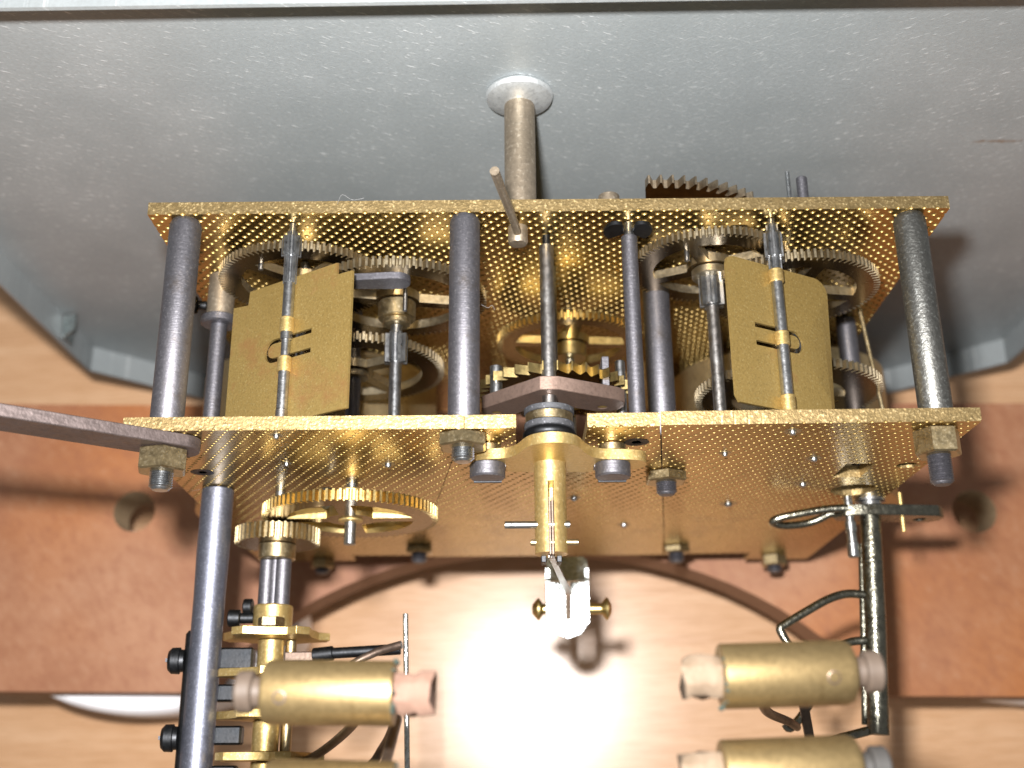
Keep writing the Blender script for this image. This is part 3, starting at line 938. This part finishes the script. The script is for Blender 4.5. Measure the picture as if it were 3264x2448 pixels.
top = smooth_poly([(-6.0, 133.0), (-5.0, 135.6), (-3.4, 136.9), (-.9, 137.5), (.6, 139.2), (1.9, 142.6), (3.4, 144.3), (5.4, 144.9), (7.4, 144.4), (9.0, 142.6), (10.4, 138.9), (12.4, 136.7), (16.6, 136.1), (18.6, 135.3), (19.3, 133.4)])
bot = smooth_poly([(19.3, 133.4), (18.7, 131.7), (17.2, 130.7), (10.2, 129.6), (.6, 129.8), (-4.2, 130.7), (-5.6, 131.6), (-6.0, 133.0)])
ck = sheet('suspension_cock', top[:-1] + bot[:-1], [], 43.5, 45.05, 'brass', mv, (5.4, 44.3, 136), bevel=.10)
for x, z in ((-3.6, 134.4), (14.3, 134.1)):
    part('spacer', G().cyl((x, 45.05, z), (x, 46.28, z), 2.0, 20), 'brass_old', ck)
    s_ = part('screw', G().lathe((x, 43.5, z), (0, -1, 0), [(0, 2.4), (.15, 2.52), (1.9, 2.55), (2.15, 2.35), (2.2, 1.9)], 32), 'pillar', ck)
    part('screw_slot', G().box(x - 2.0, x + 2.0, 41.18, 41.45, z - 1.9, z - 1.35), 'black', s_)
    part('washer', G().prism([(x - 2.6, z - 2.5), (x + 2.6, z - 2.5), (x + 2.6, z - .5), (x - 2.6, z - .5)], 43.2, 43.48), 'pillar', s_)
# slotted suspension tube
R_ = 2.28
notch = .42
a_ = math.asin(notch / R_)
pts = [(5.3 + R_ * math.cos(t), 134.2 + R_ * math.sin(t)) for t in [math.pi / 2 + a_ + (2 * math.pi - 2 * a_) * k / 36 for k in range(37)]]
pts += [(5.3 + notch, 132.2), (5.3 - notch, 132.2)]
g = G().prism(pts, 30.45, 40.5).lathe((5.3, 40.5, 134.2), (0, 1, 0), [(0, R_), (3.0, R_)], 36)
tu = part('suspension_tube', g, 'brass', ck, (5.3, 36, 134.2), angle=28)
for k in (-1, 1):
    part('spring_leaf', G().box(5.3 + k * .19 - .11, 5.3 + k * .19 + .11, 30.2, 38.3, 132.4, 135.7), 'rod_brown', ck)
part('cross_pin', G().cyl((-1.2, 34.5, 134.9), (7.95, 34.5, 134.9), .54, 16), 'steel', ck)
part('cross_pin', G().cyl((2.4, 32.05, 134.6), (9.1, 32.05, 134.6), .44, 16), 'brass_old', ck)

# pivots showing on the near plate
PV = [(-32.8, 140.2, .45), (-34.1, 125.9, .4), (-18.9, 124.7, .5), (39.0, 139.9, .55), (31.4, 129.3, .42), (45.4, 126.0, .55), (47.4, 110.6, .55), (37.6, 97.1, .7), (20.8, 81.1, .6), (10.4, 102.5, .55), (17.75, 135.3, .8), (-48.1, 121.0, .8)]
for i, (x, z, r) in enumerate(PV):
    pv = part('oil_sink', G().lathe((x, 46.32, z), (0, -1, 0), [(0, r * 2.3), (.05, r * 2.25), (.06, r * 1.1), (.02, r * .9)], 20), 'black' if i >= 10 else 'brass_old', mv)
    if i < 10:
        part('pivot', G().lathe((x, 46.3, z), (0, -1, 0), [(0, r), (.25, r), (.5, r * .75), (.62, 0)], 16), 'steel', pv)
# domed fly pivot at the top of the far plate side, brass bushes where pillars meet
for x, z in ((-38.5, 132.6),):
    pass

# boss and stop pin on the front plate
bo = part('boss', G().lathe((1.1, 79.98, 136.6), (0, -1, 0), [(0, 1.5), (2.4, 1.5), (2.75, 1.3), (2.8, .5)], 28), 'tube', mv)
part('stop_pin', G().tube([(1.1, 78.6, 137.2), (.4, 78.5, 142), (-2.1, 78.0, 157.0)], [.62, .62, .66], 18), 'tube', bo)

# things standing between front plate and dial
pts = []
for k in range(11):
    a0 = rad(97 - k * 4.6)
    for da, r in ((0, 21.0), (1.2, 22.6), (1.9, 22.6), (3.2, 21.0)):
        a = a0 - rad(da)
        pts.append((23.2 + r * math.cos(a), 116.7 + r * math.sin(a)))
inner = [(23.2 + 17 * math.cos(rad(46 + k * 5.1)), 116.7 + 17 * math.sin(rad(46 + k * 5.1))) for k in range(11)]
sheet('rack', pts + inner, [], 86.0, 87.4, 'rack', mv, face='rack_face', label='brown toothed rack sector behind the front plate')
part('rack_arm', G().prism([(21.5, 100), (25, 100), (30, 134), (27, 134)], 86.1, 87.3), 'tube', mv)
part('steel_pin', G().cyl((43.0, 82.0, 135.9), (43.0, 89.6, 135.9), .35, 12), 'steel', mv)
part('steel_pin', G().cyl((45.2, 82.0, 135.6), (45.2, 88.7, 135.6), .85, 16), 'pillar', mv)
part('steel_pin', G().cyl((14.9, 82.0, 138.6), (14.9, 84.2, 138.6), 1.6, 20), 'tube', mv)

# ---- chime ratio wheels on the near plate
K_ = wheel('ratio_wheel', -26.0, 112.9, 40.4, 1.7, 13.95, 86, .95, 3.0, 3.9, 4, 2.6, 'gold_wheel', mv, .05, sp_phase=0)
arbor(K_, -26.0, 112.9, [(36.4, 46.4, .95)], 'steel')
part('hub', G().cyl((-26.0, 42.15, 112.9), (-26.0, 45.3, 112.9), 2.2, 26).lathe((-26.0, 40.38, 112.9), (0, -1, 0), [(0, 2.0), (.25, 1.9), (.4, 1.1)], 26), 'brass', K_)
g = G().cyl((-28.0, 43.8, 113.6), (-29.6, 43.7, 114.4), .7, 14).lathe((-29.4, 43.75, 114.3), (-.55, -.25, .8), [(0, 1.7), (.9, 1.75), (1.1, 1.5)], 26)
part('set_screw', g, 'steel', K_)
CX, CZ = -38.5, 108.0
J_ = wheel('ratio_wheel', CX, CZ, 37.5, 2.5, 6.85, 44, .75, .1, .1, 0, 1, 'brass_old', mv, .0, label='small thick ratio wheel at the head of the chime drum')
part('collar', G().cyl((CX, 35.0, CZ), (CX, 37.48, CZ), 3.0, 30), 'brass_old', J_)
part('arbor', G().cyl((CX, 40.0, CZ), (CX, 46.4, CZ), .9, 16), 'steel', J_)

# ---- chime drum
dr = part('chime_drum', G().cyl((CX, -6, CZ), (CX, 35.0, CZ), 1.15, 20).cyl((CX - 1.35, 27.5, CZ), (CX - 1.35, 35, CZ), 1.25, 16).cyl((CX + 1.2, 27.5, CZ + .2), (CX + 1.2, 35, CZ + .2), 1.35, 16), 'pillar', mv, (CX, 20, CZ))
co = part('collar', G().lathe((CX, 23.9, CZ), (0, 1, 0), [(0, 3.0), (.15, 3.1), (3.5, 3.1), (3.7, 2.95)], 34), 'brass', dr)
part('set_screw', G().cyl((CX - 2.9, 25.6, CZ + .6), (CX - 5.0, 25.6, CZ + .8), .85, 16).cyl((CX - 5.0, 25.6, CZ + .8), (CX - 6.9, 25.6, CZ + 1.0), 1.35, 18), 'black', dr)
part('set_screw', G().cyl((CX - 4.6, 27.4, CZ + .6), (CX - 3.2, 27.4, CZ + .6), 1.3, 16), 'black', dr)
part('nut', G().hexa(CX + .4, CZ + 3.0, 23.8, 25.4, 3.6, .0, .25), 'brass_old', dr)


def cam_outline(phase, lobes, R, r):
    out = []
    for k in range(lobes):
        a0 = phase + 2 * math.pi * k / lobes
        st = 2 * math.pi / lobes
        out += [(a0, r), (a0 + st * .30, R), (a0 + st * .52, R), (a0 + st * .60, r + .2), (a0 + st * .8, r)]
    return [(CX + .6 + q * math.cos(a), CZ + q * math.sin(a)) for a, q in out]


for i, (y, ph, lo) in enumerate(((22.9, .35, 5), (16.9, .95, 5), (10.7, .1, 5), (4.6, .6, 5), (-1.6, .3, 5))):
    part('chime_cam', G().prism(cam_outline(ph, lo, 8.6, 6.6), y - .6, y + .6), 'brass', dr, bevel=.06)
for y0, y1 in ((17.6, 22.2), (11.4, 16.2), (5.3, 10.0), (-.9, 3.9)):
    part('spacer', G().cyl((CX, y0, CZ), (CX, y1, CZ), 2.05, 26), 'brass', dr)
    part('spacer', G().cyl((CX + 3.0, y0, CZ - .8), (CX + 3.0, y1, CZ - .8), .9, 16), 'brass_old', dr)

# ---- long bracket post beside the drum
PX, PZ = -48.2, 110.6
g = G().lathe((PX, 46.28, PZ), (0, -1, 0), [(0, 2.2), (.25, 2.55), (11, 2.58), (14.5, 2.5), (17.5, 2.45), (54, 2.45)], 36)
po = part('hammer_post', g, 'post', mv, (PX, 20, PZ))
part('clamp_bar', G().prism([(PX - 3.4, PZ - 4.6), (PX - 1.0, PZ - 4.6), (PX - 1.0, PZ + .6), (PX - 2.2, PZ + 1.0), (PX - 3.3, PZ + .2)], -8, 23.5), 'black', po, bevel=.5)
for y in (18.9, 7.4):
    g = G().lathe((PX - 3.2, y, PZ - .4), (-1, 0, .12), [(0, 1.7), (.6, 1.75), (.7, 2.05), (1.9, 2.0), (2.4, 1.5), (2.5, .9)], 24)
    sc_ = part('screw', g, 'black', po)
    part('screw_slot', G().box(PX - 5.82, PX - 5.5, y - .28, y + .28, PZ - 1.1, PZ + .9), 'pillar', sc_)
for y0, y1, x1 in ((17.6, 21.0, -41.0), (12.8, 15.4, -42.5), (6.4, 9.2, -42.0), (.6, 3.4, -42.5)):
    part('hammer_tail', G().box(PX + 1.5, x1, y0, y1, PZ - 3.6, PZ - 1.2), 'black', po, bevel=.3)

# hammer lifting arms
g = G().box(-35.6, -31.0, 18.5, 20.0, 110.2, 111.6)
la = part('lift_arm', g, 'rod_brown', mv, bevel=.15)
part('sleeve', G().cyl((-31.2, 19.4, 111.4), (-28.0, 19.7, 111.6), 1.15, 18), 'black', la)
part('rod', G().cyl((-28.2, 19.7, 111.6), (-17.6, 20.2, 112.0), .85, 16), 'black', la)
part('lift_arm', G().tube(spline([(-27.8, 14.0, 116), (-25.2, 17.6, 112.8), (-21.5, 19.6, 112.6), (-18.2, 20.5, 113.4), (-17.3, 20.7, 113.6)]), .62, 12), 'rod_brown', mv)
part('guide_rod', G().cyl((-16.95, 25.6, 112), (-16.1, 1.0, 112), .42, 14, ch=.05), 'zinc', mv, label='thin bright guide rod beside the chime hammers')

# ---- strike shaft on the right
sh = part('strike_shaft', G().tube([(61.2, 43.0, 100), (60.0, 25.0, 100), (58.4, 7.4, 100)], [1.75, 1.78, 1.8], 26), 'oily', mv, (60, 25, 100))
part('side_flange', G().tube([(59.4, 38.5, 99.2), (58.2, 25.0, 99.2), (56.7, 9.0, 99.2)], .55, 10), 'oily', sh)
part('base_washer', G().lathe((61.6, 46.28, 99.5), (0, -1, 0), [(0, 2.6), (.5, 2.6), (.6, 2.0), (1.4, 2.0)], 28), 'steel', sh)
crk = [(54.8, 99.8), (56.5, 102.0), (60.5, 102.8), (72.6, 101.2), (74.0, 99.6), (74.0, 97.6), (72.4, 96.0), (66, 96.4), (60.5, 97.0), (56.0, 97.6)]
cr_ = sheet('crank', crk, [circle(70.2, 98.4, 1.1, 12)], 42.9, 44.8, 'oily', sh, (62, 43.8, 99.5), bevel=.15)
loop = spline([(57.0, 44.3, 101.6), (53.5, 44.2, 101.2), (49.0, 43.6, 100.6), (45.6, 43.0, 100.0), (44.6, 42.5, 99.2), (46.6, 42.1, 98.2), (50.2, 42.4, 97.9), (52.6, 43.0, 98.4), (54.6, 43.8, 99.4), (56.6, 44.0, 99.8)], 6)
part('spring_loop', G().tube(loop, .68, 12), 'oily', sh)
part('crank_pin', G().lathe((57.3, 46.4, 101.2), (0, -1, 0), [(0, .7), (4.4, .72), (4.5, .95), (6.2, .95), (6.3, .8), (8.0, .85), (8.1, .98), (10.3, .98), (10.5, .8)], 18), 'steel', sh)
part('crank_pin', G().cyl((66.5, 47.2, 100.6), (66.6, 40.4, 100.2), .38, 12), 'brass', sh)
rodpts = spline([(59.4, 29.7, 100), (56.0, 30.0, 100), (52.6, 29.1, 100.4), (48.5, 27.0, 100.8), (44.4, 24.7, 101.0), (43.9, 24.2, 101.0), (44.2, 23.2, 101), (46.2, 19.0, 101.5), (48.0, 15.0, 102)], 6)
part('bent_arm', G().tube(rodpts, .72, 12), 'oily', sh)
part('bent_arm', G().tube(spline([(59.2, 22.3, 100), (55.0, 21.9, 100), (51.0, 19.0, 100.6), (47.4, 12.0, 101), (44.3, 8.6, 101), (43.4, 9.2, 101)], 6), .70, 12), 'oily', sh)
part('bent_arm', G().tube([(58.6, 8.4, 100), (56.4, 7.9, 100), (52.6, 7.0, 100.2), (48, 5.5, 101)], .75, 12), 'oily', sh)
part('lift_strip', G().add([(43.2, 12.6, 112), (44.6, 12.6, 112), (46.2, 6.0, 108), (44.8, 6.0, 108), (43.2, 12.6, 111.4), (44.6, 12.6, 111.4), (46.2, 6.0, 107.4), (44.8, 6.0, 107.4)],
     [(0, 1, 2, 3), (4, 7, 6, 5), (0, 4, 5, 1), (1, 5, 6, 2), (2, 6, 7, 3), (3, 7, 4, 0)]), 'rod_brown', sh)

# ---- hammers
def hammer(x0, x1, y, z, r, side, tilt, leather, capm, chamfer, arm):
    """side +1: leather tip toward +x"""
    L = x1 - x0
    c = Vector(((x0 + x1) / 2, y, z))
    ax = Vector((math.cos(rad(tilt)), math.sin(rad(tilt)), 0)) * side
    p0 = c - ax * L / 2
    g = G().lathe(p0, ax, [(0, r - chamfer), (chamfer * .35, r - chamfer * .3), (chamfer, r), (L - .15, r), (L, r - .12)], 48)
    h = part('hammer', g, 'hammer', mv, tuple(c))
    tc = p0 - ax * 1.2
    part('tail_cap', G().lathe(tc + ax * 1.25, -ax, [(0, 1.6), (1.1, 1.6), (1.2, 2.1), (1.4, 2.25), (2.7, 2.2), (3.0, 1.9)], 30), capm, h)
    # leather pad, a slightly uneven block
    e = c + ax * L / 2
    pv = Vector((-ax.y, ax.x, 0))
    up = Vector((0, 0, 1))
    vs, fs = [], []
    rows = 5
    for i in range(rows):
        t = i / (rows - 1)
        k = 8
        for q in range(k):
            a = 2 * math.pi * (q + .5) / k
            s = 2.6 + random.uniform(-.40, .25)
            ca, sa = math.cos(a), math.sin(a)
            sq = 1 / max(abs(ca), abs(sa)) ** .85
            vs.append(e + ax * (t * 4.3 - .05 + random.uniform(-.55, .35) * t) + (pv * ca + up * sa * .9) * s * sq * .86)
    for i in range(rows - 1):
        for q in range(8):
            j = (q + 1) % 8
            fs.append((i * 8 + q, i * 8 + j, i * 8 + 8 + j, i * 8 + 8 + q))
    fs += [tuple(reversed(range(8))), tuple(range((rows - 1) * 8, rows * 8))]
    part('leather_tip', G().add(vs, fs), leather, h, bevel=.12, angle=40)
    sx = p0 + ax * (2.3 if side > 0 else 3.0) + Vector((0, -r * .22, r * .955))
    part('set_screw', G().lathe(sx, (0, -.22, .97), [(-.3, .72), (.06, .72), (.10, .6), (-.02, .5)], 20), 'strap' if side > 0 else 'rod_brown', h)
    g = G()
    for k in range(16):       # verdigris crumbs where the leather enters the brass
        a = random.gauss(1.1, .75) if side < 0 else random.gauss(1.6, .9)
        q = e + ax * random.uniform(-.25, .15) + (pv * math.cos(a) + up * math.sin(a)) * (r + random.uniform(-.35, .06))
        s = random.uniform(.10, .30)
        g.lathe(q - Vector((0, 0, s)), (0, 0, 1), [(0, 0), (s, s), (2 * s, 0)], 6)
    v = part('verdigris', g, 'verdigris', h)
    v['kind'] = 'stuff'
    part('hammer_arm', G().tube(spline(arm, 6), .66, 12), 'rod_brown', h)
    return h


hammer(-27.0, -12.9, 9.7, 164.8, 3.42, 1, -1.0, 'leather_pink', 'cap', .55,
       [(-18.5, 9.4, 162.6), (-19.6, 9.0, 148), (-21.4, 8.6, 132), (-26.0, 6.6, 118), (-31.0, 4.2, 111), (-38, 1.5, 107.5)])
hammer(-26.2, -12.6, -.6, 164.8, 3.42, 1, -1.5, 'leather', 'cap', .55,
       [(-14.8, -.6, 162.6), (-15.4, 6.8, 140), (-16.4, 8.8, 128), (-19.6, 5.8, 114), (-24, 2.0, 110), (-38, -1.0, 107.5)])
hammer(22.2, 36.6, 11.2, 165.0, 3.45, -1, 1.3, 'leather', 'cap', 1.1,
       [(29.5, 11.2, 162.6), (31.0, 10.0, 145), (35.0, 9.4, 128), (42.0, 9.0, 110), (45, 8.6, 102)])
hammer(21.7, 36.2, 1.3, 165.0, 3.45, -1, 1.6, 'leather', 'cap_grey', 1.1,
       [(29.5, 1.3, 162.6), (31.0, 1.6, 145), (35.0, 3.0, 128), (43.0, 5.0, 110), (48, 5.5, 101)])

# ================================================================== pendulum leader hanging from the suspension spring
pl = thing('pendulum_leader', 'bright zinc pendulum hook with brass thumb pins hanging below the suspension tube', 'pendulum hook', (9.4, 31.5, 86))
tl = rad(5)
U = Vector((0, math.cos(tl), math.sin(tl)))
N = Vector((-.0, -math.sin(tl), math.cos(tl)))
O = Vector((9.45, 31.3, 91.0))


def lp(x, v, nrm):
    q = O + Vector((x, 0, 0)) + U * v + N * nrm
    return (q.x, q.y, q.z)


for nm, outl, slot, tilt, hinge in (('hook_plate', [(-3.8, 2.6), (-3.8, -4.4), (-2.2, -6.4), (0, -7.2), (2.2, -6.4), (3.8, -4.4), (3.8, 2.6), (.55, 2.6), (.40, -3.8), (-.30, -3.8), (-.35, 2.6)], [], 0, 0),
                                   ('hook_tab', [(-3.6, 7.6), (-3.8, 2.9), (3.8, 2.9), (3.8, 7.0), (3.0, 7.8)], [], 24, 2.9)):
    bm = bmesh.new()
    vs = [bm.verts.new((a, b, 0)) for a, b in outl]
    edges = [bm.edges.new((vs[i], vs[(i + 1) % len(vs)])) for i in range(len(vs))]
    bmesh.ops.triangle_fill(bm, use_beauty=True, use_dissolve=False, edges=edges, normal=(0, 0, 1))
    ret = bmesh.ops.extrude_face_region(bm, geom=list(bm.faces))
    bmesh.ops.translate(bm, vec=(0, 0, -.7), verts=[e for e in ret['geom'] if isinstance(e, bmesh.types.BMVert)])
    for v in bm.verts:
        k = v.co.y - hinge
        if tilt:
            v.co.y = hinge + k * math.cos(rad(tilt)) + v.co.z * math.sin(rad(tilt))
            v.co.z = v.co.z - k * math.sin(rad(tilt)) - .5
        v.co = Vector(lp(*v.co))
    finish(bm, nm, 'zinc', pl, tuple(O), bevel=.1)
for sx in (-1, 1):
    g = G()
    vs = [lp(sx * 3.8 + (-.7 if sx > 0 else 0), a, b) for a, b in ((-4.4, -.72), (5.0, -.72), (4.0, -4.2), (-3.4, -4.2))]
    vs += [lp(sx * 3.8 + (0 if sx > 0 else .7), a, b) for a, b in ((-4.4, -.72), (5.0, -.72), (4.0, -4.2), (-3.4, -4.2))]
    g.add(vs, [(0, 1, 2, 3), (4, 7, 6, 5), (0, 4, 5, 1), (1, 5, 6, 2), (2, 6, 7, 3), (3, 7, 4, 0)])
    part('cheek', g, 'zinc', pl)
g = G().lathe(lp(3.8, -2.0, -1.6), (1, 0, 0), [(0, .95), (2.1, .95), (2.4, 1.2), (3.0, 2.0), (3.3, 1.95), (3.9, .9), (4.0, 0)], 24)
part('thumb_pin', g, 'gold_wheel', pl)
g = G().lathe(lp(-3.8, -2.0, -1.6), (-1, 0, 0), [(0, .95), (.5, .95), (.7, 1.2), (1.2, 1.95), (1.5, 1.9), (2.4, .8), (2.5, 0)], 24)
part('thumb_pin', g, 'gold_wheel', pl)
g = G().add([(4.9, 30.2, 133.5), (5.7, 30.2, 133.5), (10.2, 31.6, 92), (9.0, 31.6, 92), (4.9, 30.45, 133.5), (5.7, 30.45, 133.5), (10.2, 31.9, 92), (9.0, 31.9, 92)],
     [(0, 1, 2, 3), (4, 7, 6, 5), (0, 4, 5, 1), (1, 5, 6, 2), (2, 6, 7, 3), (3, 7, 4, 0)])
part('suspension_spring', g, 'rusty_steel', pl)
g = G().box(3.9, 4.6, 29.6, 31.0, 130.6, 133.0).box(6.1, 6.8, 29.6, 31.0, 130.6, 133.0)
part('spring_clip', g, 'black', pl, bevel=.08)

# a few lint fibres caught on the metal
for lb, pts in (('pale lint fibre curling on the top edge of the front plate', [(-25.5, 81.2, 142.4), (-24.6, 81.8, 144.0), (-23.2, 81.5, 143.0), (-21.6, 82.0, 142.6)]),
                ('pale lint fibre clinging to the side of a grey pillar', [(-4.4, 66.0, 139.8), (-3.4, 65.2, 140.4), (-2.8, 65.8, 139.9), (-2.4, 64.8, 140.6)]),
                ('pale lint fibre at the cut corner of the back plate near the post', [(-55.2, 46.1, 112.2), (-53.8, 45.8, 113.4), (-52.4, 46.0, 110.8), (-50.8, 45.9, 112.0)])):
    tag(part('lint_fibre', G().tube(spline(pts, 5), .015, 6), 'lint', None), lb, 'lint', 'lint fibres on the movement')
